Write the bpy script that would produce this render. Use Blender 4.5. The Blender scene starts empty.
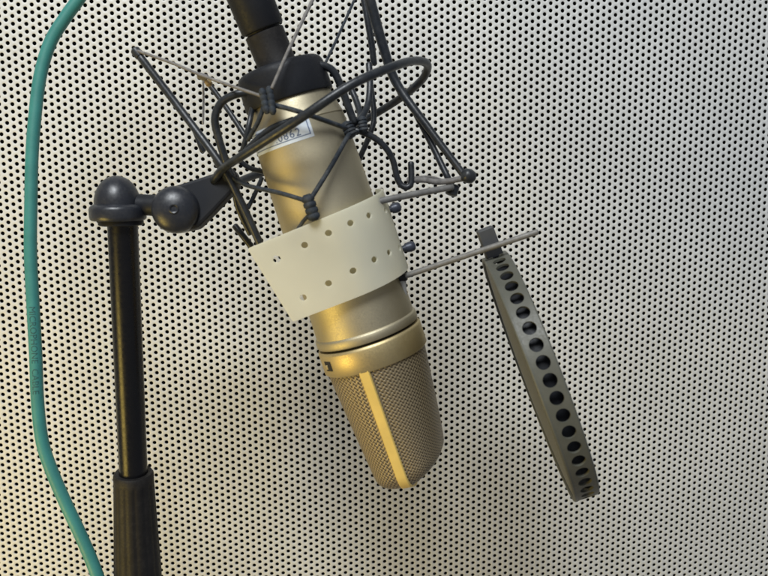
import bpy, bmesh, math, random
import numpy as np
from mathutils import Vector, Matrix
from mathutils.geometry import delaunay_2d_cdt

random.seed(4)
S = 0.001                      # everything below is written in millimetres
F = 771.9                      # focal length in photograph pixels
PITCH = 5.0                    # pitch of the perforated sheet
WALL_Y = 111.375 * PITCH
CAM_Z = 1300.0

# ------------------------------------------------------------------ camera
def rodrigues(r):
    a = np.linalg.norm(r); k = r / a
    K = np.array([[0, -k[2], k[1]], [k[2], 0, -k[0]], [-k[1], k[0], 0]])
    return np.eye(3) + math.sin(a) * K + (1 - math.cos(a)) * K @ K
RC = rodrigues(np.array([-0.14638311, 0.09076081, 0.01419453]))
def c2w(v):                    # camera axes (right, down, forward) to world, directions
    x, y, z = RC @ np.array(v, float)
    return Vector((x, z, -y))
ORG = Vector((0, 0, CAM_Z))
sc = bpy.context.scene
cam = bpy.data.cameras.new('camera'); camo = bpy.data.objects.new('camera', cam)
sc.collection.objects.link(camo)
ex, ey, ez = c2w((1, 0, 0)), c2w((0, 1, 0)), c2w((0, 0, 1))
m = Matrix((ex, -ey, -ez)).transposed().to_4x4(); m.translation = ORG * S
camo.matrix_world = m
cam.sensor_width = 36; cam.lens = 36 * F / 768
cam.clip_start = 0.01; cam.clip_end = 50
cam.dof.use_dof = True; cam.dof.focus_distance = 0.50; cam.dof.aperture_fstop = 16
sc.camera = camo

# ------------------------------------------------------------------ light
w = bpy.data.worlds.new('World'); sc.world = w; w.use_nodes = True
w.node_tree.nodes['Background'].inputs[0].default_value = (0.86, 0.90, 1.0, 1)
w.node_tree.nodes['Background'].inputs[1].default_value = 0.21
def area(name, loc, target, size, power, col):
    l = bpy.data.lights.new(name, 'AREA'); l.shape = 'RECTANGLE'
    l.size, l.size_y = size[0] * S, size[1] * S; l.energy = power; l.color = col
    o = bpy.data.objects.new(name, l); sc.collection.objects.link(o)
    o.location = Vector(loc) * S
    d = Vector(target) - Vector(loc); o.rotation_euler = d.to_track_quat('-Z', 'Y').to_euler()
area('cool_studio_lamp', (-230, -350, CAM_Z + 900), (0, 520, CAM_Z - 60), (560, 380), 17.2, (0.93, 0.97, 1.0))
area('warm_desk_lamp', (-520, 110, CAM_Z - 370), (20, 430, CAM_Z - 80), (260, 320), 2.5, (1.0, 0.72, 0.16))
sc.view_settings.view_transform = 'Standard'; sc.view_settings.look = 'None'
sc.view_settings.exposure = 0; sc.view_settings.gamma = 1
sc.render.engine = 'CYCLES'
sc.render.resolution_x, sc.render.resolution_y = 1024, 768

# ------------------------------------------------------------------ helpers
def P(px, py, d):              # a place, given where the photo shows it and how far away it is
    return ORG + c2w(((px - 384) / F * d, (py - 288) / F * d, d))
def ray(px, py):
    return c2w(((px - 384) / F, (py - 288) / F, 1.0))
def proj(p):
    q = p - ORG
    z = q.dot(ez)
    return 384 + F * q.dot(ex) / z, 288 + F * q.dot(ey) / z

def tag(o, label=None, cat=None, group=None, kind=None):
    for k, v in (('label', label), ('category', cat), ('group', group), ('kind', kind)):
        if v: o[k] = v
def thing(name, loc, label, cat, group=None):
    o = bpy.data.objects.new(name, None); sc.collection.objects.link(o)
    o.location = loc * S; o.empty_display_size = 0.02
    tag(o, label, cat, group); return o
def root_of(o):
    v = Vector((0, 0, 0))
    while o is not None: v = v + o.location; o = o.parent
    return v
def mesh_obj(name, vf, mat, parent=None, smooth=True, label=None, uv=None, bevel=None, sharp=40):
    verts, faces = vf
    base = root_of(parent) if parent else Vector((0, 0, 0))
    me = bpy.data.meshes.new(name)
    me.from_pydata([tuple(Vector(v) * S - base) for v in verts], [], faces)
    if uv is not None:
        l = me.uv_layers.new(name='UVMap')
        for lp in me.loops: l.data[lp.index].uv = uv[lp.vertex_index]
    me.validate(); me.update()
    o = bpy.data.objects.new(name, me); sc.collection.objects.link(o)
    me.materials.append(mat)
    if smooth:
        me.polygons.foreach_set('use_smooth', [True] * len(me.polygons))
        try: me.set_sharp_from_angle(angle=math.radians(sharp))
        except Exception: pass
    if parent: o.parent = parent
    if label: o['label'] = label
    if bevel:
        b = o.modifiers.new('bevel', 'BEVEL'); b.width = bevel * S; b.segments = 2; b.limit_method = 'ANGLE'
    return o
def merge(*vfs):
    V, Fc = [], []
    for v, f in vfs:
        n = len(V); V += list(v); Fc += [tuple(i + n for i in q) for q in f]
    return V, Fc
def frame_of(t, ref=None):
    t = t.normalized()
    ref = ref or Vector((0, 0, 1))
    if abs(t.dot(ref)) > 0.95: ref = Vector((1, 0, 0))
    n = (ref - t * ref.dot(t)).normalized()
    return n, t.cross(n)
def spline(pts, sub=8):
    pts = [Vector(p) for p in pts]
    if len(pts) < 3: return pts
    out = []
    ext = [pts[0] * 2 - pts[1]] + pts + [pts[-1] * 2 - pts[-2]]
    for i in range(1, len(ext) - 2):
        a, b, c, d = ext[i - 1:i + 3]
        for k in range(sub):
            t = k / sub
            out.append(0.5 * ((2 * b) + (c - a) * t + (2 * a - 5 * b + 4 * c - d) * t * t + (3 * b - a - 3 * c + d) * t ** 3))
    out.append(pts[-1]); return out
def tube(pts, r, n=14, closed=False, cap=True, smooth=8, square=False):
    """r: number or list per control point"""
    if closed: path = [Vector(p) for p in pts]
    else: path = spline(pts, smooth) if smooth else [Vector(p) for p in pts]
    N = len(path)
    if isinstance(r, (list, tuple)):
        rr = [float(np.interp(i * (len(r) - 1) / max(1, N - 1), range(len(r)), r)) for i in range(N)]
    else: rr = [r] * N
    if cap and not closed:     # rounded ends
        t0 = (path[0] - path[1]).normalized(); t1 = (path[-1] - path[-2]).normalized()
        head = [(path[0] + t0 * rr[0] * 0.45, rr[0] * 0.62), (path[0] + t0 * rr[0] * 0.25, rr[0] * 0.9)]
        tail = [(path[-1] + t1 * rr[-1] * 0.25, rr[-1] * 0.9), (path[-1] + t1 * rr[-1] * 0.45, rr[-1] * 0.62)]
        path = [h[0] for h in head] + path + [h[0] for h in tail]
        rr = [h[1] for h in head] + rr + [h[1] for h in tail]; N = len(path)
    V, Fc = [], []
    nrm = None
    for i, p in enumerate(path):
        a = path[(i - 1) % N] if (closed or i > 0) else path[0]
        b = path[(i + 1) % N] if (closed or i < N - 1) else path[-1]
        t = (b - a).normalized()
        if nrm is None: nrm, bi = frame_of(t)
        else:
            nrm = (nrm - t * nrm.dot(t)).normalized(); bi = t.cross(nrm)
        for k in range(n):
            an = 2 * math.pi * k / n
            V.append(p + (nrm * math.cos(an) + bi * math.sin(an)) * rr[i])
    for i in range(N if closed else N - 1):
        j = (i + 1) % N
        for k in range(n):
            k2 = (k + 1) % n
            Fc.append((i * n + k, i * n + k2, j * n + k2, j * n + k))
    if not closed:
        Fc.append(tuple(range(n - 1, -1, -1))); Fc.append(tuple((N - 1) * n + k for k in range(n)))
    return V, Fc
def lathe(org, ax, prof, n=64, ref=None, squash=None):
    """prof: list of (s, r) along ax"""
    ax = ax.normalized(); e1, e2 = frame_of(ax, ref)
    V, Fc = [], []
    for s, r in prof:
        for k in range(n):
            a = 2 * math.pi * k / n
            V.append(org + ax * s + (e1 * math.cos(a) + e2 * math.sin(a)) * r)
    for i in range(len(prof) - 1):
        for k in range(n):
            k2 = (k + 1) % n
            Fc.append((i * n + k, i * n + k2, (i + 1) * n + k2, (i + 1) * n + k))
    if prof[0][1] > 1e-4: Fc.append(tuple(range(n - 1, -1, -1)))
    if prof[-1][1] > 1e-4: Fc.append(tuple((len(prof) - 1) * n + k for k in range(n)))
    return V, Fc
def prism(poly, depth_vec):
    n = len(poly)
    V = [Vector(p) for p in poly] + [Vector(p) + depth_vec for p in poly]
    Fc = [tuple(range(n)), tuple(range(2 * n - 1, n - 1, -1))]
    for i in range(n): j = (i + 1) % n; Fc.append((i, i + n, j + n, j))
    return V, Fc
def box(c, ax, ay, az):
    V = [c + ax * i + ay * j + az * k for i in (-1, 1) for j in (-1, 1) for k in (-1, 1)]
    return V, [(0, 1, 3, 2), (4, 6, 7, 5), (0, 4, 5, 1), (2, 3, 7, 6), (0, 2, 6, 4), (1, 5, 7, 3)]
def sheet(outline, holes, grid, mapfn, thick):
    """a perforated sheet: cut out in 2D, then bent into place by mapfn(u, v, offset)"""
    pts = list(outline); edges = [(i, (i + 1) % len(outline)) for i in range(len(outline))]
    for h in holes:
        b = len(pts); pts += h; edges += [(b + i, b + (i + 1) % len(h)) for i in range(len(h))]
    def inside(p, poly):
        c = False; j = len(poly) - 1
        for i in range(len(poly)):
            if (poly[i][1] > p[1]) != (poly[j][1] > p[1]) and p[0] < (poly[j][0] - poly[i][0]) * (p[1] - poly[i][1]) / (poly[j][1] - poly[i][1]) + poly[i][0]: c = not c
            j = i
        return c
    hb = [(min(q[0] for q in h), max(q[0] for q in h), min(q[1] for q in h), max(q[1] for q in h)) for h in holes]
    def in_hole(p, pad):
        for h, b in zip(holes, hb):
            if b[0] - pad < p[0] < b[1] + pad and b[2] - pad < p[1] < b[3] + pad:
                if pad > 0 or inside(p, h): return True
        return False
    for g in grid:
        if inside(g, outline) and not in_hole(g, 0.25): pts.append(g)
    vs, es, fs, *_ = delaunay_2d_cdt([Vector(p) for p in pts], edges, [], 0, 1e-5)
    tri = []
    for f in fs:
        c = (sum(vs[i][0] for i in f) / len(f), sum(vs[i][1] for i in f) / len(f))
        if inside(c, outline) and not in_hole(c, 0.0): tri.append(tuple(f))
    n = len(vs)
    V = [mapfn(v[0], v[1], thick / 2) for v in vs] + [mapfn(v[0], v[1], -thick / 2) for v in vs]
    Fc = list(tri) + [tuple(i + n for i in reversed(f)) for f in tri]
    cnt = {}
    for f in tri:
        for i in range(len(f)):
            a, b = f[i], f[(i + 1) % len(f)]; cnt[(a, b)] = 1
    for (a, b) in cnt:
        if (b, a) not in cnt: Fc.append((b, a, a + n, b + n))
    used = sorted({i for f in Fc for i in f}); rm = {o: i for i, o in enumerate(used)}
    return [V[i] for i in used], [tuple(rm[i] for i in f) for f in Fc]
def text_mesh(body, size, mapfn, space=1.0):
    cu = bpy.data.curves.new('t', 'FONT'); cu.body = body; cu.size = size; cu.align_x = 'CENTER'; cu.align_y = 'CENTER'
    cu.resolution_u = 3; cu.space_character = space
    o = bpy.data.objects.new('t', cu); sc.collection.objects.link(o)
    bpy.context.view_layer.update()
    me = bpy.data.meshes.new_from_object(o.evaluated_get(bpy.context.evaluated_depsgraph_get()))
    bm = bmesh.new(); bm.from_mesh(me); bmesh.ops.triangulate(bm, faces=bm.faces[:])
    for _ in range(4):
        lg = [e for e in bm.edges if e.calc_length() > 0.7]
        if not lg: break
        bmesh.ops.subdivide_edges(bm, edges=lg, cuts=1); bmesh.ops.triangulate(bm, faces=bm.faces[:])
    bm.verts.index_update()
    V = [mapfn(v.co.x, v.co.y) for v in bm.verts]; Fc = [tuple(v.index for v in p.verts) for p in bm.faces]; bm.free()
    bpy.data.objects.remove(o); bpy.data.curves.remove(cu); bpy.data.meshes.remove(me)
    return V, Fc

# ------------------------------------------------------------------ materials
def mat(name, col, rough=0.5, metal=0.0, var=0.12, scale=60.0, bump=0.0, bscale=800.0, spec=0.5, rvar=0.08, coat=0.0, dust=0.0, dustcol=(0.45, 0.42, 0.36)):
    m = bpy.data.materials.new(name); m.use_nodes = True
    N, L = m.node_tree.nodes, m.node_tree.links
    b = N['Principled BSDF']
    tc = N.new('ShaderNodeTexCoord')
    no = N.new('ShaderNodeTexNoise'); no.inputs['Scale'].default_value = scale; no.inputs['Detail'].default_value = 6
    L.new(tc.outputs['Object'], no.inputs['Vector'])
    r = N.new('ShaderNodeMapRange'); r.inputs[1].default_value = 0.3; r.inputs[2].default_value = 0.7
    r.inputs[3].default_value = 1 - var; r.inputs[4].default_value = 1 + var
    L.new(no.outputs['Fac'], r.inputs[0])
    mx = N.new('ShaderNodeVectorMath'); mx.operation = 'SCALE'; mx.inputs[0].default_value = col
    L.new(r.outputs[0], mx.inputs['Scale'])
    out = mx.outputs[0]
    if dust > 0:
        n3 = N.new('ShaderNodeTexNoise'); n3.inputs['Scale'].default_value = 220; n3.inputs['Detail'].default_value = 8; n3.inputs['Roughness'].default_value = 0.7
        L.new(tc.outputs['Object'], n3.inputs['Vector'])
        r3 = N.new('ShaderNodeMapRange'); r3.inputs[1].default_value = 0.48; r3.inputs[2].default_value = 0.8; r3.inputs[4].default_value = dust
        L.new(n3.outputs['Fac'], r3.inputs[0])
        mm = N.new('ShaderNodeMix'); mm.data_type = 'RGBA'; mm.inputs['B'].default_value = (*dustcol, 1)
        L.new(r3.outputs[0], mm.inputs['Factor']); L.new(out, mm.inputs['A']); out = mm.outputs['Result']
    L.new(out, b.inputs['Base Color'])
    n2 = N.new('ShaderNodeTexNoise'); n2.inputs['Scale'].default_value = bscale; n2.inputs['Detail'].default_value = 4
    L.new(tc.outputs['Object'], n2.inputs['Vector'])
    r2 = N.new('ShaderNodeMapRange'); r2.inputs[1].default_value = 0.3; r2.inputs[2].default_value = 0.7
    r2.inputs[3].default_value = max(0.02, rough - rvar); r2.inputs[4].default_value = min(1, rough + rvar)
    L.new(n2.outputs['Fac'], r2.inputs[0]); L.new(r2.outputs[0], b.inputs['Roughness'])
    b.inputs['Metallic'].default_value = metal; b.inputs['Specular IOR Level'].default_value = spec
    b.inputs['Coat Weight'].default_value = coat; b.inputs['Coat Roughness'].default_value = 0.15
    if bump:
        bp = N.new('ShaderNodeBump'); bp.inputs['Strength'].default_value = 1; bp.inputs['Distance'].default_value = bump * S
        L.new(n2.outputs['Fac'], bp.inputs['Height']); L.new(bp.outputs[0], b.inputs['Normal'])
    return m
M = {}
M['panel'] = mat('painted_steel_sheet', (0.62, 0.62, 0.595), 0.45, 0, 0.05, 14, 0.02, 900, 0.35)
M['backing'] = mat('black_acoustic_fleece', (0.006, 0.006, 0.006), 0.95, 0, 0.3, 300, spec=0.05)
M['nickel'] = mat('satin_nickel', (0.46, 0.41, 0.29), 0.56, 0.92, 0.05, 40, 0.012, 1500, rvar=0.06)
M['brass_nickel'] = mat('worn_champagne_nickel', (0.53, 0.43, 0.23), 0.50, 0.85, 0.06, 60, 0.01, 1500)
M['spine'] = mat('rubbed_brass_band', (0.80, 0.58, 0.17), 0.45, 0.3, 0.08, 90, 0.01, 1500)
M['black_plastic'] = mat('matte_black_plastic', (0.011, 0.012, 0.015), 0.55, 0, 0.15, 60, 0.012, 700, 0.25)
M['knob_plastic'] = mat('smooth_grey_black_plastic', (0.018, 0.020, 0.026), 0.36, 0, 0.1, 60, 0.03, 700, 0.5, dust=0.04)
M['pole'] = mat('black_lacquered_steel', (0.005, 0.005, 0.006), 0.30, 0.0, 0.1, 60, 0.01, 500, 0.32)
M['rubber'] = mat('black_rubber_grip', (0.011, 0.010, 0.010), 0.6, 0, 0.2, 90, 0.05, 900, 0.3, dust=0.03)
M['frame'] = mat('dusty_black_lacquer', (0.015, 0.018, 0.022), 0.38, 0.0, 0.2, 120, 0.05, 700, 0.45, dust=0.12, dustcol=(0.22, 0.21, 0.19))
M['elastic'] = mat('dark_elastic_cord', (0.022, 0.028, 0.036), 0.7, 0, 0.3, 400, 0.12, 2500, 0.3, dust=0.15)
M['grey_elastic'] = mat('greyed_elastic_cord', (0.17, 0.16, 0.15), 0.75, 0, 0.3, 400, 0.12, 2500, 0.3)
M['grey_metal'] = mat('grey_steel_rod', (0.17, 0.165, 0.155), 0.55, 0.2, 0.2, 300, 0.08, 1600)
M['teal'] = mat('teal_cable_jacket', (0.040, 0.205, 0.185), 0.5, 0, 0.10, 70, 0.02, 900, 0.45, dust=0.05, dustcol=(0.25, 0.4, 0.35))
M['teal_ink'] = mat('faded_dark_ink', (0.020, 0.095, 0.09), 0.6, 0, 0.5, 900)
M['amber'] = mat('amber_resin_bead', (0.30, 0.21, 0.09), 0.35)
M['screw'] = mat('blue_grey_screw_head', (0.050, 0.056, 0.075), 0.4, 0.3, 0.1, 100)
M['hole_dark'] = mat('dark_recess', (0.01, 0.01, 0.01), 0.8)
M['olive'] = mat('olive_grey_filter_plastic', (0.19, 0.19, 0.145), 0.5, 0, 0.08, 60, 0.03, 900, 0.4, dust=0.05)
M['sticker'] = mat('silver_blue_sticker', (0.60, 0.66, 0.73), 0.42, 0.0, 0.05, 200)
M['ink'] = mat('blue_grey_ink', (0.07, 0.11, 0.22), 0.6, 0, 0.2, 900)
M['clip_grey'] = mat('pale_grey_clip_plastic', (0.42, 0.42, 0.40), 0.5)
# translucent cream plastic
def cream():
    m = mat('cream_translucent_plastic', (0.81, 0.79, 0.69), 0.40, 0, 0.09, 22, 0.03, 260, 0.45)
    N, L = m.node_tree.nodes, m.node_tree.links
    b = N['Principled BSDF']; out = N['Material Output']
    t = N.new('ShaderNodeBsdfTranslucent'); t.inputs[0].default_value = (0.93, 0.92, 0.80, 1)
    mx = N.new('ShaderNodeMixShader'); mx.inputs[0].default_value = 0.6
    L.new(b.outputs[0], mx.inputs[1]); L.new(t.outputs[0], mx.inputs[2]); L.new(mx.outputs[0], out.inputs[0]); return m
M['cream'] = cream()
# woven wire gauze: uv is in millimetres
def gauze(name, c_wire, c_gap, pu, pv, metal, bumpd):
    m = bpy.data.materials.new(name); m.use_nodes = True
    N, L = m.node_tree.nodes, m.node_tree.links; b = N['Principled BSDF']
    uv = N.new('ShaderNodeUVMap'); sp = N.new('ShaderNodeSeparateXYZ')
    no = N.new('ShaderNodeTexNoise'); no.inputs['Scale'].default_value = 0.35; L.new(uv.outputs[0], no.inputs['Vector'])
    ad = N.new('ShaderNodeVectorMath'); ad.operation = 'MULTIPLY_ADD'; ad.inputs[1].default_value = (0.5, 0.5, 0)
    L.new(no.outputs['Color'], ad.inputs[0]); L.new(uv.outputs[0], ad.inputs[2]); L.new(ad.outputs[0], sp.inputs[0])
    def mth(op, a, c=None):
        n = N.new('ShaderNodeMath'); n.operation = op
        for i, v in enumerate((a, c)):
            if v is None: continue
            if isinstance(v, (int, float)): n.inputs[i].default_value = v
            else: L.new(v, n.inputs[i])
        return n.outputs[0]
    x = mth('MULTIPLY', sp.outputs[0], 2 * math.pi / pu); y = mth('MULTIPLY', sp.outputs[1], 2 * math.pi / pv)
    # staggered rows of little wire crowns
    h = mth('MULTIPLY', mth('SINE', x), mth('SINE', y))
    h2 = mth('ABSOLUTE', mth('SINE', mth('ADD', x, mth('MULTIPLY', y, 0.5))))
    hh = mth('ADD', mth('MULTIPLY', h, 0.35), mth('MULTIPLY', h2, 0.3)); hh = mth('ADD', hh, 0.4)
    r = N.new('ShaderNodeMapRange'); r.inputs[1].default_value = 0.25; r.inputs[2].default_value = 0.75; L.new(hh, r.inputs[0])
    mx = N.new('ShaderNodeMix'); mx.data_type = 'RGBA'
    mx.inputs['A'].default_value = (*c_gap, 1); mx.inputs['B'].default_value = (*c_wire, 1)
    L.new(r.outputs[0], mx.inputs['Factor']); L.new(mx.outputs['Result'], b.inputs['Base Color'])
    b.inputs['Metallic'].default_value = metal; b.inputs['Roughness'].default_value = 0.42
    bp = N.new('ShaderNodeBump'); bp.inputs['Distance'].default_value = bumpd * S; bp.inputs['Strength'].default_value = 1
    L.new(hh, bp.inputs['Height']); L.new(bp.outputs[0], b.inputs['Normal']); return m
M['gauze'] = gauze('woven_wire_gauze', (0.33, 0.265, 0.165), (0.040, 0.030, 0.018), 3.0, 2.2, 0.4, 0.4)
M['fine_gauze'] = gauze('fine_filter_gauze', (0.11, 0.107, 0.070), (0.07, 0.068, 0.046), 1.2, 1.2, 0.0, 0.1)

# ------------------------------------------------------------------ the perforated wall (real holes)
def build_wall():
    off = np.array([-28.067545622688673, 5.231604829148219])
    x0, x1, y0, y1 = -620.0, 640.0, -470.0, 640.0      # mm, y down, around the camera axis
    i0, i1 = math.floor((x0 / PITCH + off[0]) / (3 ** .5 / 2)), math.ceil((x1 / PITCH + off[0]) / (3 ** .5 / 2))
    j0, j1 = math.floor(y0 / PITCH + off[1]), math.ceil(y1 / PITCH + off[1])
    I, J = np.meshgrid(np.arange(i0, i1), np.arange(j0, j1), indexing='ij')
    I = I.ravel(); J = J.ravel()
    cx = (I * (3 ** .5 / 2) - off[0]) * PITCH; cy = (J + (I % 2) * 0.5 - off[1]) * PITCH
    n = len(I); H = 12
    # hexagon corners at 0, 60 ... (columns run vertically: corners point left/right)
    Rh = PITCH / 3 ** .5; r = PITCH * 0.278
    ah = np.radians(np.arange(6) * 60.0); ar = np.radians(np.arange(H) * 30.0)
    hexx = cx[:, None] + Rh * np.cos(ah); hexy = cy[:, None] + Rh * np.sin(ah)
    ox = cx[:, None] + r * np.cos(ar); oy = cy[:, None] + r * np.sin(ar)
    ox2 = cx[:, None] + (r + 0.10) * np.cos(ar); oy2 = cy[:, None] + (r + 0.10) * np.sin(ar)
    def pack(x, y, dep):
        return np.stack([x, np.full_like(x, 0) + WALL_Y + dep, CAM_Z - y], -1)
    V = np.concatenate([pack(hexx, hexy, 0), pack(ox2, oy2, 0), pack(ox, oy, 0.09), pack(ox, oy, 0.8)], 1)   # 6+12*3 per cell
    per = 6 + 3 * H
    quads = []; tris = []
    for k in range(6):
        a = 2 * k
        # hexagon corner k aligns with ring vertex 2k
        quads.append((k, 6 + a, 6 + a + 1, (k + 1) % 6) if False else None)
        tris.append((k, 6 + a, 6 + (a + 1) % H))
        tris.append((k, 6 + (a + 1) % H, (k + 1) % 6))
        tris.append(((k + 1) % 6, 6 + (a + 1) % H, 6 + (a + 2) % H))
    Q = []
    for k in range(H):
        k2 = (k + 1) % H
        for b in (6, 6 + H): Q.append((b + k, b + H + k, b + H + k2, b + k2))
    base = (np.arange(n) * per)[:, None]
    T = (np.array(tris).reshape(1, -1) + base).reshape(-1)
    QQ = (np.array(Q).reshape(1, -1) + base).reshape(-1)
    nt, nq = len(tris) * n, len(Q) * n
    me = bpy.data.meshes.new('wall')
    me.vertices.add(n * per); me.vertices.foreach_set('co', (V.reshape(-1) * S).astype(np.float32))
    me.loops.add(nt * 3 + nq * 4); me.loops.foreach_set('vertex_index', np.concatenate([T, QQ]).astype(np.int32))
    me.polygons.add(nt + nq)
    ls = np.concatenate([np.arange(nt) * 3, nt * 3 + np.arange(nq) * 4]).astype(np.int32)
    me.polygons.foreach_set('loop_start', ls)
    me.update(calc_edges=True); me.validate()
    o = bpy.data.objects.new('wall', me); sc.collection.objects.link(o); me.materials.append(M['panel'])
    tag(o, 'white perforated metal wall panel with staggered round holes behind the microphone', 'wall', kind='structure')
    b = mesh_obj('wall_backing', box(Vector(((x0 + x1) / 2, WALL_Y + 14, CAM_Z - (y0 + y1) / 2)), Vector(((x1 - x0) / 2, 0, 0)), Vector((0, 4, 0)), Vector((0, 0, (y1 - y0) / 2))), M['backing'], smooth=False)
    b.parent = o
build_wall()

# ------------------------------------------------------------------ microphone
DA, DB = 396.0, 417.0
A = P(283, 80.5, DA); B = P(371, 342, DB)
AX = (B - A).normalized()
mid = (A + B) / 2
VIEW = (mid - ORG).normalized()
FR = (-VIEW + AX * VIEW.dot(AX)).normalized()        # towards the viewer, square to the axis
SD = AX.cross(FR)                                     # sideways
if SD.dot(ex) < 0: SD = -SD
WX, WY = 0.304, 0.953
def s_at(wpx, r):                                     # axis station whose front surface shows at wpx along the axis
    lo, hi = -200.0, 400.0
    for _ in range(50):
        s = (lo + hi) / 2; p = A + AX * s + FR * r
        x, y = proj(p); v = (x - 284) * WX + (y - 80) * WY
        if v < wpx: lo = s
        else: hi = s
    return s
def mm(px, d=405): return px * d / F
def hit_cyl(px, py, r):                               # where the line of sight meets a cylinder round the axis -> (angle, s)
    d = ray(px, py).normalized(); o = ORG - A
    dp = d - AX * d.dot(AX); op = o - AX * o.dot(AX)
    a = dp.dot(dp); b = 2 * dp.dot(op); c = op.dot(op) - r * r
    D = b * b - 4 * a * c
    if D < 0: t = -b / (2 * a)
    else: t = (-b - math.sqrt(D)) / (2 * a)
    p = o + d * t
    return math.atan2(p.dot(SD), p.dot(FR)), p.dot(AX)
def on_cyl(phi, s, r):
    return A + AX * s + (FR * math.cos(phi) + SD * math.sin(phi)) * r

r_top, r_bot = mm(47.2, 397), mm(51, 414)
s_capb = s_at(17, r_top); s_capt = s_at(-14, mm(40)); s_seam = s_at(277, r_bot); s_ring_b = s_at(304, r_bot); s_end = s_at(427, 20)
def r_body(s): return r_top + (r_bot - r_top) * (s - s_capb) / (s_seam - s_capb)
mic = thing('microphone', A, 'champagne nickel studio microphone hanging head down in the middle of the picture', 'microphone')
sg = s_at(44, r_top)
prof = [(s_capb - 1, r_top - 3.2), (s_capb + 0.3, r_top - 2.6), (s_capb + 5, r_top - 1.6), (sg - 2.5, r_top - 0.3), (sg - 1.5, r_top)]
prof += [(sg - 0.5, r_body(sg)), (sg - 0.3, r_body(sg) - 0.4), (sg + 0.3, r_body(sg) - 0.4), (sg + 0.5, r_body(sg))]
for k in range(1, 20):
    s = sg + (s_seam - 5.5 - sg) * k / 19; prof.append((s, r_body(s)))
prof += [(s_seam - 5.0, r_bot + 0.5), (s_seam - 4.4, r_bot + 0.85), (s_seam - 1.2, r_bot + 0.95), (s_seam - 0.5, r_bot + 0.6), (s_seam - 0.45, r_bot - 2.0)]
mesh_obj('body', lathe(A, AX, prof, 128, FR), M['nickel'], mic, sharp=50)
mesh_obj('seam_gasket', lathe(A, AX, [(s_seam - 1.0, r_bot - 1.6), (s_seam + 1.4, r_bot - 1.6)], 96, FR), M['hole_dark'], mic)
rh = mm(53.8, 414)
hr = mesh_obj('head_ring', lathe(A, AX, [(s_seam + 0.9, rh - 3.5), (s_seam + 0.95, rh - 0.9), (s_seam + 1.5, rh - 0.35), (s_seam + 2.4, rh), (s_ring_b - 0.6, rh), (s_ring_b, rh - 0.5), (s_ring_b + 0.1, rh - 3.5)], 128, FR), M['brass_nickel'], mic)
# square switch window at the left of the ring, with its small lever
ph, ss = hit_cyl(328.5, 366.5, rh)
def patch(phi, s, r, hw, hs, t):
    rad = FR * math.cos(phi) + SD * math.sin(phi); tan = -FR * math.sin(phi) + SD * math.cos(phi)
    return box(A + AX * s + rad * r, tan * hw, AX * hs, rad * t)
sw = mesh_obj('switch_window', patch(ph, ss, rh + 0.02, 3.0, 2.7, 0.18), M['hole_dark'], hr, bevel=0.15)
mesh_obj('switch_lever', patch(ph - 0.045, ss + 0.5, rh + 0.3, 1.0, 1.2, 0.5), M['brass_nickel'], hr, bevel=0.2)

# head: woven gauze wedge with a gold spine along its narrow sides and over the end
PSI = math.radians(-17)
E2 = FR * math.cos(PSI) + SD * math.sin(PSI)          # direction of the spine
E1 = -FR * math.sin(PSI) + SD * math.cos(PSI)
s0 = s_ring_b - 1.0; Lh = s_end - s0; rg = rh - 1.3
def head_ab(t):
    a = rg * (1 - 0.30 * t); b = rg * (1 - 0.10 * t)
    if t > 0.92:
        q = (t - 0.92) / 0.08; a *= (1 - 0.22 * (1 - math.sqrt(max(0, 1 - q * q))) - 0.0) ; a *= 1 - 0.05 * q * q
    if t > 0.86:
        q = (t - 0.86) / 0.14; b *= 1 - 0.30 * (1 - math.sqrt(max(0, 1 - q * q)))
    return a, b
def head_pt(t, th, grow=0.0):
    a, b = head_ab(t); e = 2.0 + 0.8 * t                                   # rounder at the ring, boxier at the end
    c, s = math.cos(th), math.sin(th)
    x = (a + grow) * math.copysign(abs(c) ** (2 / e), c); y = (b + grow) * math.copysign(abs(s) ** (2 / e), s)
    cut = 0.44 * max(0.0, x - 2.0) * max(0.0, (t - 0.5) / 0.5) ** 2       # the end is dressed down on one side
    return A + AX * (s0 + Lh * t - cut) + E1 * x + E2 * y
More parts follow.
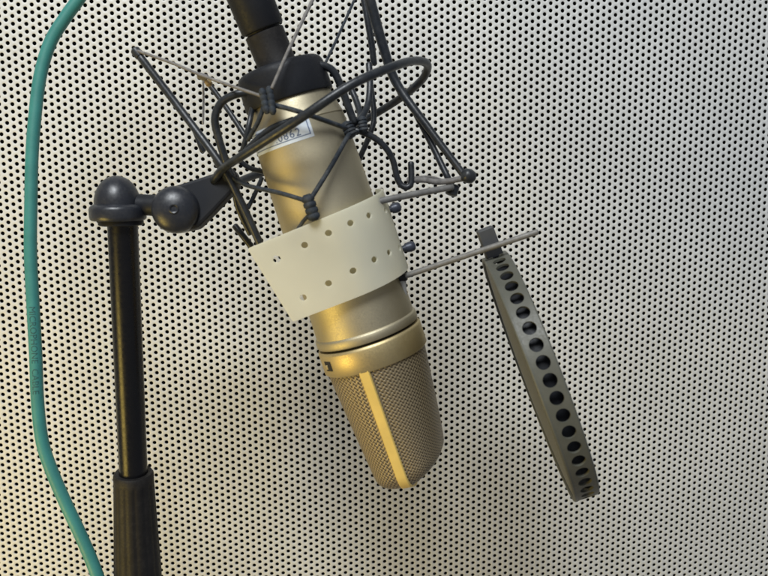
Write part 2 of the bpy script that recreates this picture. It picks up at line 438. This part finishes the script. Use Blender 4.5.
def build_head():
    n, NT = 120, 46; V, Fc, UV = [], [], []
    ts = [1 - (1 - k / NT) ** 1.25 for k in range(NT + 1)]
    for t in ts:
        for k in range(n + 1):
            th = 2 * math.pi * k / n; V.append(head_pt(t, th)); UV.append((th * rg, t * Lh))
    for i in range(NT):
        for k in range(n): Fc.append((i * (n + 1) + k, i * (n + 1) + k + 1, (i + 1) * (n + 1) + k + 1, (i + 1) * (n + 1) + k))
    # slightly domed end
    c = len(V); last = NT * (n + 1)
    cen = A + AX * (s0 + Lh + 1.2)
    prev = last
    for q in (0.75, 0.45, 0.15):
        b0 = len(V)
        for k in range(n + 1):
            p = head_pt(1.0, 2 * math.pi * k / n); pc = A + AX * (s0 + Lh)
            pp = pc + (p - pc) * q + AX * 1.2 * (1 - q * q); V.append(pp)
            UV.append(((p - pc).dot(E1) * q, (p - pc).dot(E2) * q))
        for k in range(n): Fc.append((prev + k, prev + k + 1, b0 + k + 1, b0 + k))
        prev = b0
    V.append(cen); UV.append((0, 0))
    for k in range(n): Fc.append((prev + k, prev + k + 1, len(V) - 1))
    g = mesh_obj('grille', (V, Fc), M['gauze'], mic, uv=UV, sharp=60)
    # the spine band
    path = []
    for k in range(31): path.append((k / 30, math.pi / 2))
    pts = [(head_pt(t, th, 0.5), 'o') for t, th in path]
    end = [A + AX * (s0 + Lh + 1.9) + E2 * (head_ab(1.0)[1] * (1 - 2 * k / 8)) for k in range(1, 8)]
    back = [head_pt(t, -math.pi / 2, 0.5) for t, th in reversed(path)]
    line = [p for p, _ in pts] + end + back
    Vb, Fb = [], []
    W = mm(5.4)
    for i, p in enumerate(line):
        a = line[max(0, i - 1)]; b = line[min(len(line) - 1, i + 1)]
        t = (b - a).normalized(); nn = E1.cross(t).normalized()
        if nn.dot(p - (A + AX * (s0 + Lh * 0.5))) < 0: nn = -nn
        Vb += [p - E1 * W - nn * 1.2, p - E1 * W + nn * 0.25, p - E1 * (W - 0.5) + nn * 0.75, p + E1 * (W - 0.5) + nn * 0.75, p + E1 * W + nn * 0.25, p + E1 * W - nn * 1.2]
    for i in range(len(line) - 1):
        for k in range(5): Fb.append((i * 6 + k, i * 6 + k + 1, i * 6 + 7 + k, i * 6 + 6 + k))
    mesh_obj('grille_spine', (Vb, Fb), M['spine'], g, sharp=30)
build_head()
# black end cap
rc = mm(44.5, 397)
cp = mesh_obj('end_cap', lathe(A, AX, [(s_capt - 3.4, rc * 0.6), (s_capt - 3.0, rc * 0.90), (s_capt - 2.2, rc * 0.955), (s_capt - 0.6, rc - 0.3), (s_capt + 1, rc), (s_capb - 1.2, rc + 0.4), (s_capb - 0.3, rc + 0.1), (s_capb, rc - 2)], 96, FR), M['black_plastic'], mic, sharp=35)
# serial sticker
def build_sticker():
    corners = [(254.5, 157), (314.5, 136), (307.8, 113), (247, 133)]
    hp = [hit_cyl(x, y, r_top + 0.15) for x, y in corners]
    ph0, ph1 = -1.35, hp[1][0]; s1 = hp[1][1]; s00 = hp[2][1]
    rr = lambda s: r_body(s) + 0.12
    def strip(pa, pb, sa, sb, lift):
        V, Fc = [], []; n = 30
        for k in range(n + 1):
            p = pa + (pb - pa) * k / n
            V += [on_cyl(p, sa, rr(sa) + lift), on_cyl(p, sb, rr(sb) + lift)]
        for k in range(n): Fc.append((2 * k, 2 * k + 1, 2 * k + 3, 2 * k + 2))
        return V, Fc
    st = mesh_obj('serial_sticker', strip(ph0, ph1, s00, s1, 0), M['sticker'], mic)
    e = 0.055
    lines = merge(strip(ph0 + e, ph1 - e, s00 + 1.1, s00 + 1.5, 0.06), strip(ph0 + e, ph1 - e, s1 - 2.0, s1 - 1.6, 0.06), strip(ph1 - e - 0.02, ph1 - e, s00 + 1.1, s1 - 1.6, 0.06))
    mesh_obj('printed_border', lines, M['ink'], st)
    ct, cs = hit_cyl(287.5, 136.0, r_top + 0.15)
    def mp(x, y): return on_cyl(ct + x / r_top, cs - y, rr(cs) + 0.07)
    tm = mesh_obj('printed_number', text_mesh('.0862', 5.4, mp, 1.15), M['ink'], st, smooth=False)
build_sticker()

# ------------------------------------------------------------------ plug and its cable going up
plug_a = A + AX * (s_capt - 1); plug_t = P(229, -75, 372)
ca = (P(251, 0, 385) - plug_a).normalized()
plug = thing('cable_plug', plug_a, 'thick black cable plug entering the top end of the microphone', 'plug')
L0 = (P(262, 30, 388) - plug_a).length
rp = mm(19.0, 392)
mesh_obj('plug_sleeve', lathe(plug_a, ca, [(-2, rp + 1.0), (3, rp + 0.8), (4, rp + 0.3), (L0 - 1.6, rp + 0.5), (L0 - 1.0, rp - 0.2)], 64), M['rubber'], plug, sharp=35)
mesh_obj('plug_collar', lathe(plug_a, ca, [(L0 - 1.1, rp - 1.0), (L0 - 0.2, rp - 0.7), (L0 + 0.1, rp + 0.9), (L0 + 1.0, rp + 1.4), (L0 + 30, rp + 1.8), (L0 + 31, rp)], 64), M['black_plastic'], plug, sharp=35)
mesh_obj('plug_cable', tube([plug_a + ca * (L0 + 28), plug_a + ca * (L0 + 60), plug_a + ca * (L0 + 120) + Vector((0, 10, -5)), plug_a + ca * (L0 + 200) + Vector((0, 40, -30))], 5.2), M['rubber'], plug)

# ------------------------------------------------------------------ cream perforated collar round the body
RCOL = mm(60, 400)
def build_collar():
    FL = math.radians(-6)      # where the band leaves the circle and runs on flat
    def cmap(q, s, off):
        # q: arc length in mm from the front; flat beyond FL to the left, gently opening
        if q / RCOL >= FL: return on_cyl(q / RCOL, s, RCOL + off)
        p = on_cyl(FL, s, RCOL + off); ex_ = q - FL * RCOL
        tan = (-FR * math.sin(FL) + SD * math.cos(FL)); nr = (FR * math.cos(FL) + SD * math.sin(FL))
        return p + tan * ex_ - nr * (0.0009 * ex_ * ex_ + 0.0006 * ex_ * (s - 75))
    def inv(px, py):           # pixel -> (q, s) on the sheet by search
        best = None; q, s = hit_cyl(px, py, RCOL); q *= RCOL
        for step in (8, 4, 2, 1, .5, .25, .1):
            for _ in range(12):
                c = min(((q + i * step, s + j * step) for i in (-1, 0, 1) for j in (-1, 0, 1)), key=lambda t: (lambda pr: (pr[0] - px) ** 2 + (pr[1] - py) ** 2)(proj(cmap(t[0], t[1], 0))))
                if c == (q, s): break
                q, s = c
        return q, s
    TL, BL = inv(248, 250), inv(293, 322)
    hT = [inv(*p) for p in ((276.9, 259), (304.7, 245), (328.4, 233), (350.3, 223), (368.5, 215.5), (384.5, 210.3))]
    hB = [inv(*p) for p in ((303.4, 297.5), (328.4, 283.2), (353, 270.7), (374, 259.5), (388.5, 252.5), (398.5, 248.2))]
    TRs = [inv(*p) for p in ((280, 234), (320, 217), (355, 206.5))]
    BRs = [inv(*p) for p in ((330, 307.5), (365, 293.5), (392, 281))]
    ft = np.polyfit([TL[0]] + [p[0] for p in TRs], [TL[1]] + [p[1] for p in TRs], 1)
    fb = np.polyfit([BL[0]] + [p[0] for p in BRs], [BL[1]] + [p[1] for p in BRs], 1)
    qe = math.radians(112) * RCOL
    topE = [(q, np.polyval(ft, q)) for q in np.linspace(TL[0], qe, 60)]
    botE = [(q, np.polyval(fb, q)) for q in np.linspace(qe, BL[0], 60)]
    outline = [tuple(map(float, p)) for p in topE + botE]
    def rnd(a, c, b, r=1.3):   # rounded corner
        a, c, b = map(np.array, (a, c, b)); u = (a - c) / np.linalg.norm(a - c); v = (b - c) / np.linalg.norm(b - c)
        return [tuple(map(float, (1 - t) ** 2 * (c + u * r) + 2 * t * (1 - t) * c + t * t * (c + v * r))) for t in np.linspace(0, 1, 6)]
    tl_, bl_ = outline[0], outline[-1]
    outline = rnd(bl_, tl_, outline[3]) + outline[3:-3] + rnd(outline[-4], bl_, tl_)
    def hole(c, r=1.75): return [(c[0] + r * math.cos(a), c[1] + r * 0.9 * math.sin(a)) for a in np.linspace(0, 2 * math.pi, 18, endpoint=False)]
    holes = [hole(c, 2.0 if i == 0 else 1.75) for i, c in enumerate(hT)] + [hole(c) for c in hB]
    grid = [(q, s) for q in np.arange(TL[0] - 5, qe, 1.6) for s in np.arange(TL[1] - 20, BL[1] + 20, 2.5)]
    vf = sheet(outline, holes, [(float(a), float(b)) for a, b in grid], cmap, 1.1)
    col = thing('plastic_collar', on_cyl(0, (TL[1] + BL[1]) / 2, RCOL), 'cream translucent plastic strap with two rows of small holes wrapped round the microphone body', 'strap')
    mesh_obj('strap_sheet', vf, M['cream'], col, sharp=45)
    # closing screws behind the right edge
    for (x, y) in ((396.5, 207.5), (411.0, 246.5)):
        ph_, s_ = math.radians(98), hit_cyl(x - 4, y + 2, RCOL)[1]
        b = on_cyl(ph_, s_, RCOL - 1.5); hd = P(x, y, (b - ORG).dot(ez))
        d = (hd - b).normalized()
        mesh_obj('clamp_screw', lathe(b, d, [(0, 1.2), ((hd - b).length - 2.9, 1.9), ((hd - b).length - 2.8, 2.5), ((hd - b).length - 0.5, 2.9), ((hd - b).length + 1.2, 2.7), ((hd - b).length + 2.2, 1.9), ((hd - b).length + 2.5, 0.8)], 24), M['screw'], col)
    return col
build_collar()

# ------------------------------------------------------------------ pop filter
def build_pop():
    DC = 412.0
    top, bot = P(494.5, 255, DC - 6), P(580, 488, DC + 6)
    C = (top + bot) / 2 ; Y = (top - bot).normalized(); R = (top - bot).length / 2 - 0.5
    view = (C - ORG).normalized()
    X0 = Y.cross(view).normalized()
    if X0.dot(ex) < 0: X0 = -X0
    Z0 = (-view + Y * view.dot(Y)).normalized()       # towards viewer
    tl = math.radians(3.2)
    N = X0 * math.cos(tl) - Z0 * math.sin(tl)         # drum axis (to the right, away)
    T = Z0 * math.cos(tl) + X0 * math.sin(tl)         # near point of the rim
    pf = thing('pop_filter', top, 'grey round pop filter seen edge on, a row of holes round its rim', 'pop filter')
    Wd = 11.4
    def rim(q, v, off):
        a = q / R; return C + N * v + (T * math.cos(a) + Y * math.sin(a)) * (R + off)
    hs = []
    for k in range(50):
        a = (k - 24.5) * math.radians(7.2)
        if abs(a) > math.pi - 0.07: continue
        rr = 3.35
        hs.append([(a * R + rr * math.cos(t), 0.3 + rr * math.sin(t)) for t in np.linspace(0, 2 * math.pi, 20, endpoint=False)])
    qm = math.pi * R - 0.01
    qs = [float(x) for x in np.linspace(-qm, qm, 260)]
    outline = [(q, -Wd / 2) for q in qs] + [(q, Wd / 2) for q in reversed(qs)]
    vf = sheet(outline, hs, [(q, v) for q in qs[::2] for v in (-4.6, 4.6)], rim, 1.3)
    rimo = mesh_obj('rim', vf, M['pop_rim'], pf, sharp=50)
    # soft inner liner behind the holes, and the rolled edges
    def ringtube(v, rad, r):
        return tube([C + N * v + (T * math.cos(a) + Y * math.sin(a)) * rad for a in np.linspace(0, 2 * math.pi, 120, endpoint=False)], r, 10, closed=True)
    mesh_obj('rim_edge', merge(ringtube(-Wd / 2, R - 0.3, 1.1), ringtube(Wd / 2, R - 0.3, 0.9)), M['pop_rim'], rimo)
    V, Fc = [], []
    for v in (-4.2, 4.2):
        for k in range(96):
            a = 2 * math.pi * k / 96; V.append(C + N * v + (T * math.cos(a) + Y * math.sin(a)) * (R - 5.2))
    for k in range(96): Fc.append((k, (k + 1) % 96, 96 + (k + 1) % 96, 96 + k))
    mesh_obj('inner_ring', (V, Fc), M['black_plastic'], pf)
    # gauze discs, gently domed
    for side in (-1, 1):
        V, Fc, UV = [C + N * side * (Wd / 2 + 1.6)], [], [(0, 0)]
        for i, rr in enumerate(np.linspace(0.12, 1, 14)):
            for k in range(96):
                a = 2 * math.pi * k / 96; rad = rr * (R - 1.0)
                V.append(C + N * side * (Wd / 2 - 0.2 + 1.8 * (1 - rr * rr)) + (T * math.cos(a) + Y * math.sin(a)) * rad); UV.append((rad * math.cos(a), rad * math.sin(a)))
        for k in range(96): Fc.append((0, 1 + k, 1 + (k + 1) % 96))
        for i in range(13):
            for k in range(96): Fc.append((1 + i * 96 + k, 1 + i * 96 + (k + 1) % 96, 1 + (i + 1) * 96 + (k + 1) % 96, 1 + (i + 1) * 96 + k))
        mesh_obj('filter_gauze', (V, Fc), M['fine_gauze'], pf, uv=UV)
    # black clamp on top
    c1, c2 = P(484.5, 229, DC - 10), P(494.5, 256, DC - 8)
    d = (c2 - c1).normalized(); sx = ex - d * ex.dot(d); sx.normalize(); sy = d.cross(sx)
    ln = (c2 - c1).length
    mesh_obj('clamp', box(c1 + d * ln * 0.32, sx * mm(8.3), d * ln * 0.34, sy * 4.2), M['clamp'], pf, bevel=0.6)
    mesh_obj('clamp_foot', box(c1 + d * (ln * 0.84), sx * mm(8.6), d * ln * 0.20, sy * 3.6), M['black_plastic'], pf, bevel=0.5)
    # rod from the microphone collar through the clamp
    ra, rb = P(402, 277, 404), P(537, 232, 386)
    mesh_obj('rod', tube([ra, ra.lerp(rb, .5), rb], mm(2.9, 395), 16, smooth=3), M['grey_metal'], pf)
    # little grey clip by the body that carries the rod
    k1, k2 = P(401.5, 280, 405), P(404.5, 300, 408)
    mesh_obj('rod_clip', tube([P(398, 272, 404), k1, k2], [2.0, 2.4, 1.5], 12), M['clip_grey'], pf)
    mesh_obj('rod_socket', lathe(P(396, 279, 405), (rb - ra).normalized(), [(0, 2.6), (5, 2.6), (5.5, 2.2)], 20), M['black_plastic'], pf)
M['pop_rim'] = mat('grey_olive_filter_rim', (0.088, 0.088, 0.070), 0.48, 0, 0.08, 60, 0.03, 900, 0.4, dust=0.05)
M['clamp'] = mat('dark_grey_moulded_clamp', (0.055, 0.057, 0.060), 0.55, 0, 0.1, 60, 0.04, 900, 0.4)
build_pop()

# ------------------------------------------------------------------ shock mount
DM = 402.0
sm = thing('shock_mount', P(226, 172, DM), 'black wire cage shock mount with elastic cords round the upper half of the microphone', 'shock mount')
def W3(*pts): return [P(*p) for p in pts]
def rpx(px, d=DM): return mm(px, d)
# big outer ring
ring_path = spline(W3((214, 180, 398), (224, 168, 390), (245, 154, 374), (300, 118.5, 354), (350, 85.5, 352), (388, 68.5, 362), (413, 61, 380), (427, 64, 396), (424, 77, 408), (410, 91, 422), (394, 102.5, 434), (370, 117, 446), (330, 139, 454), (285, 164, 448), (250, 177, 430), (226, 186, 410), (214, 180, 398)), 8)[:-1]
mesh_obj('outer_ring', tube(ring_path, 2.15, 16, closed=True), M['frame'], sm)
def rod(pts, r, name='frame_rod', m='frame', rr=None, smooth=8):
    return mesh_obj(name, tube(W3(*pts), rr or rpx(r), 12, smooth=smooth), M[m], sm)
# outer frame rods
rod([(138, 54, 396), (180, 109, 398), (222, 166, 394), (240, 200, 396), (261, 246, 400)], 4.0)
rod([(362, -30, 404), (370, 0, 406), (383, 46, 412), (397, 84, 416), (430, 130, 412), (466, 178, 408)], 4.6, rr=[2.9, 2.9, 2.7, 2.5, 2.1, 2.0])
rod([(358, -30, 430), (364, 0, 432), (371, 40, 434), (374, 64, 436)], 3.6)
rod([(415, 112, 418), (432, 145, 416), (448, 178, 412)], 3.4)
rod([(209, 84, 436), (228, 110, 436), (246, 137, 434)], 3.0)
rod([(195, 130, 450), (203, 151, 450)], 3.4)
rod([(222, 163, 420), (232, 182, 424), (238, 208, 430), (250, 234, 434)], 3.0)
rod([(235, 226, 440), (251, 246, 440)], 3.6)
rod([(371, 86, 430), (374, 116, 430), (370, 134, 430), (358, 162, 432)], 3.0)
mesh_obj('rod_tip', lathe(P(468.5, 176, 404), c2w((0.6, 0.2, 0.3)), [(-3.6, 2.0), (-2.6, 3.3), (0, 3.9), (2.6, 3.3), (3.6, 2.0)], 24), M['frame'], sm)
mesh_obj('rod_tip', lathe(P(136.5, 52, 396), c2w((-0.6, -0.8, 0)), [(-3.0, 2.3), (-2.0, 2.5), (1.2, 2.5), (2.0, 1.8)], 20), M['frame'], sm)
mesh_obj('rod_joint', lathe(P(452, 192, 412), c2w((0.3, -1, 0)), [(-2, 2.3), (-1.4, 3.2), (3.6, 3.2), (4.2, 2.4)], 20), M['frame'], sm)
mesh_obj('rod_joint', lathe(P(224, 168, 397), c2w((0.5, 0.85, 0)), [(-7, 2.4), (-6, 3.3), (6, 3.3), (7, 2.4)], 20), M['frame'], sm)
# lower right cross tubes
rod([(366, 205, 392), (380, 201, 393), (410, 195, 398), (452, 187, 408)], 3.3, 'cross_rod', 'grey_metal')
rod([(408, 180, 405), (425, 180, 405), (440, 182, 406), (466, 178, 408)], 3.0, 'elastic_cord', 'grey_elastic')
# inner cage
rod([(248, 92, 384), (234, 95, 384), (221, 103, 386), (215, 118, 388), (218, 136, 390), (226, 162, 393)], 3.9, 'cage_wire')
rod([(304, 70, 388), (318, 65, 388), (332, 70, 390), (340, 84, 392), (347, 103, 394), (354, 122, 396)], 3.9, 'cage_wire')
rod([(350, 86, 412), (357, 103, 408), (360, 118, 402), (350, 128, 398)], 3.3, 'cage_wire')
rod([(369, 64, 412), (370, 84, 410), (368, 104, 406), (361, 118, 400), (350, 127, 396)], 3.4, 'cage_wire')
rod([(346, 129, 398), (362, 132, 398), (380, 142, 400), (392, 158, 402), (398, 180, 404), (405, 187, 404), (411, 183, 404), (411, 163, 404)], 3.2, 'cage_wire')
rod([(254, 100, 388), (250, 120, 382), (246, 138, 382), (240, 160, 386)], 2.7, 'cage_wire')
rod([(238, 160, 402), (250, 168, 405), (264, 172, 410)], 2.6, 'cage_wire')
rod([(293, 119.5, 371), (270, 129, 374), (250, 146, 378), (240, 160, 384)], 2.8, 'cage_wire')
# hooks holding the cords
def hook(a, b, r, name='cord_hook'):
    pa, pb = P(*a), P(*b); d = (pb - pa).normalized(); L_ = (pb - pa).length
    pr = []
    n = 4
    for k in range(n):
        s0_, s1_ = L_ * k / n, L_ * (k + 1) / n
        pr += [(s0_ + 0.02, r * 0.82), (s0_ + (s1_ - s0_) * .25, r), (s0_ + (s1_ - s0_) * .75, r), (s1_ - 0.02, r * 0.82)]
    return mesh_obj(name, lathe(pa, d, [(-0.8, r * 0.5)] + pr + [(L_ + 0.8, r * 0.5)], 24), M['elastic'], sm)
hook((307, 196, 372), (314.5, 219, 374), rpx(6.6, 372))
hook((262, 90, 367), (267, 112, 367), rpx(3.8, 372))
hook((269, 88, 367), (273, 113, 367), rpx(3.8, 372))
hook((345, 124, 390), (352, 136, 390), rpx(7, 390))
hook((362, 118, 396), (364, 131, 396), rpx(5, 390))
# elastic cords
def cord(pts, r, m='elastic'): return rod(pts, r, 'elastic_cord', m, smooth=6)
cord([(138, 51, 394), (172, 63, 392), (206, 77, 388), (264, 97, 367)], 1.5, 'grey_elastic')
cord([(314, -3, 378), (290, 47, 369), (272, 88, 366)], 1.6, 'grey_elastic')
cord([(357, -6, 425), (340, 32, 412), (325, 64, 394)], 1.5)
cord([(203, 79, 400), (203.5, 100, 402), (203, 124, 404)], 1.1, 'grey_elastic')
cord([(264, 106, 372), (258, 122, 374), (248, 140, 380)], 2.2)
cord([(270, 104, 370), (300, 112, 366), (346, 128, 384)], 2.3)
cord([(228, 174, 396), (246, 185, 388), (280, 193, 376), (307, 201, 371)], 2.2)
cord([(310, 200, 371), (330, 168, 374), (349, 134, 386)], 2.3)
cord([(309, 215, 373), (302, 223, 377.5), (292, 240, 383), (284, 256, 390)], 1.9)
cord([(262, 178, 402), (254, 196, 400), (248, 208, 400)], 2.2)
cord([(412, 178, 404), (430, 177, 406), (448, 182, 410)], 1.4, 'grey_elastic')
mesh_obj('cord_bead', lathe(P(208.5, 83, 392), c2w((0.5, 0.8, 0)), [(-1.8, 0.8), (-1.2, 1.8), (0.8, 1.9), (1.8, 1.0)], 16), M['amber'], sm)
mesh_obj('cord_bead', lathe(P(203, 77, 392), c2w((1, 0.35, 0)), [(-2.8, 1.2), (-2.2, 1.8), (2.2, 1.8), (2.8, 1.2)], 16), M['grey_elastic'], sm)
mesh_obj('cord_bead', lathe(P(313, 73, 384), c2w((1, -0.5, 0)), [(-2.4, 1.2), (-2.0, 2.6), (0.6, 2.6), (1.2, 1.8)], 20), M['frame'], sm)
# flat arm to the stand
armp = [P(170, 187, 398), P(192, 180, 398), P(214, 173, 398), P(226, 163, 398), P(236, 172, 398), P(238, 186, 398), P(228, 196, 398), P(212, 213, 398), P(197, 228, 398), P(180, 231, 398)]
mesh_obj('mounting_arm', prism(armp, ez * 11), M['black_plastic'], sm, smooth=False, bevel=1.6)

# ------------------------------------------------------------------ microphone stand
DP = 404.0
up = Vector((0, 0, 1))
ptop = P(122.5, 222, DP)
stand = thing('microphone_stand', ptop - up * 200, 'slim black upright microphone stand with a rubber grip and a domed joint on top', 'stand')
rpole = mm(14.8, DP)
# the pole is plumb apart from a slight lean
pb = P(133.5, 474, DP + 34.0)
pdir = (pb - ptop).normalized()
mesh_obj('pole', lathe(ptop, pdir, [(-4, rpole), ((pb - ptop).length + 15, rpole)], 64), M['pole'], stand)
g0 = (pb - ptop).length
rg0 = mm(19.5, DP + 34); 
def grip():
    n = 48; V, Fc = [], []; e1, e2 = frame_of(pdir)
    prof = [(g0 - 1.0, rpole + 0.2), (g0 - 1.0, rg0 * 0.93), (g0 + 0.3, rg0), (g0 + 4, rg0), (g0 + 5, rg0 * 1.0), (g0 + 25, rg0 * 1.07), (g0 + 60, rg0 * 1.2), (g0 + 110, rg0 * 1.3), (g0 + 111, rg0)]
    n = 96
    for s, r in prof:
        for k in range(n):
            a = 2 * math.pi * k / n
            fl = (abs(math.cos(a * 7)) ** 8) * 0.45 if s > g0 + 4.5 else 0
            V.append(ptop + pdir * s + (e1 * math.cos(a) + e2 * math.sin(a)) * (r - fl))
    for i in range(len(prof) - 1):
        for k in range(n): k2 = (k + 1) % n; Fc.append((i * n + k, i * n + k2, (i + 1) * n + k2, (i + 1) * n + k))
    return V, Fc
mesh_obj('grip', grip(), M['rubber'], stand, sharp=35)
# domed cap on the pole
rd = mm(22.0, DP); rf = mm(27.5, DP)
cb = P(119.0, 221, DP); cdir = up
mesh_obj('dome_cap', lathe(P(121.0, 224, DP), cdir, [(-0.8, rd * 0.90), (-0.3, rd * 0.99), (1.5, rd * 1.0), (3.0, rd * 0.98)], 64), M['black_plastic'], stand)
hpx = mm(1.0, DP)
dprof = [(0.2, rd * 0.8), (0.4, rf * 0.93), (1.2, rf * 0.985), (5.0 * hpx, rf), (12.0 * hpx, rf), (14.5 * hpx, rf * 0.97), (16 * hpx, rf * 0.90)]
for k in range(13):
    a = math.radians(90 * k / 12)
    dprof.append(((17 + 28 * math.sin(a)) * hpx, max(0.0, rd * 1.02 * math.cos(a)) if k < 12 else 0.0))
mesh_obj('joint_dome', lathe(P(118.5, 221, DP), cdir, dprof, 72), M['knob_plastic'], stand, sharp=40)
# link and round clamping knob facing the viewer
mesh_obj('joint_link', tube([P(130, 205, 404), P(146, 205, 403), P(160, 206, 402), P(168, 207, 402)], [mm(11.5), mm(10.5), mm(11), mm(12.5)], 24), M['black_plastic'], stand)
kc = P(175.5, 209.5, 396); kd = (ORG - kc).normalized()
kd = (kd + c2w((-0.12, -0.05, 0))).normalized()
kr = mm(24.2, 392)
kp = [(-12, kr * 0.9), (-11, kr * 0.98), (-2, kr), (0, kr * 0.985)]
for k in range(1, 15):
    a = math.radians(90 * k / 15); kp.append((7.5 * math.sin(a), kr * 0.985 * math.cos(a)))
kp.append((7.4, 2.5)); kp += [(6.9, 2.3), (6.4, 1.6), (6.3, 0.0)]
kp = [p for i, p in enumerate(kp) if not (p[0] > 7.3 and p[1] < 2.4)]
mesh_obj('clamping_knob', lathe(kc, kd, kp, 72), M['knob_plastic'], stand, sharp=35)
mesh_obj('knob_screw', lathe(kc, kd, [(6.5, 2.5), (7.75, 2.5), (7.95, 2.2), (7.7, 1.6), (7.2, 1.4)], 24), M['knob_plastic'], stand, sharp=35)

# ------------------------------------------------------------------ teal cable
cp_ = [(100, -32), (78, 0), (65, 18), (50, 43), (40, 77), (34.5, 121), (32, 156), (31, 200), (30.5, 252), (33, 304), (35.8, 356), (37.5, 400), (42, 440), (51, 469), (66, 504), (81.5, 537), (96, 572), (108, 610), (118, 650)]
path3 = W3(*[(x, y, 440) for x, y in cp_])
cable = thing('cable', path3[9], 'teal green microphone cable hanging in a loose curve down the left side of the wall', 'cable')
rcab = mm(6.2, 440)
mesh_obj('jacket', tube(path3, rcab, 40), M['teal'], cable)
sp = spline(path3, 8)
cum = [0.0]
for i in range(1, len(sp)): cum.append(cum[-1] + (sp[i] - sp[i - 1]).length)
def along(d):
    def at(q):
        i = int(np.searchsorted(cum, q)); i = max(1, min(len(sp) - 1, i)); f = (q - cum[i - 1]) / (cum[i] - cum[i - 1])
        return sp[i - 1].lerp(sp[i], f)
    return at(d), (at(d + 4) - at(d - 4)).normalized()
ys = [proj(p)[1] for p in sp]
dmid = float(np.interp(350, ys, cum))
def cmap_(x, y):
    p, t = along(dmid + x)
    out = (ORG - p); out = (out - t * out.dot(t)).normalized(); side = t.cross(out)
    if side.dot(ex) < 0: side = -side                  # letters stand with their tops to the right
    a = y / rcab - 0.25
    return p + (out * math.cos(a) + side * math.sin(a)) * (rcab + 0.10)
mesh_obj('printed_lettering', text_mesh('MICROPHONE  CABLE', 5.0, cmap_), M['teal_ink'], cable, smooth=False)
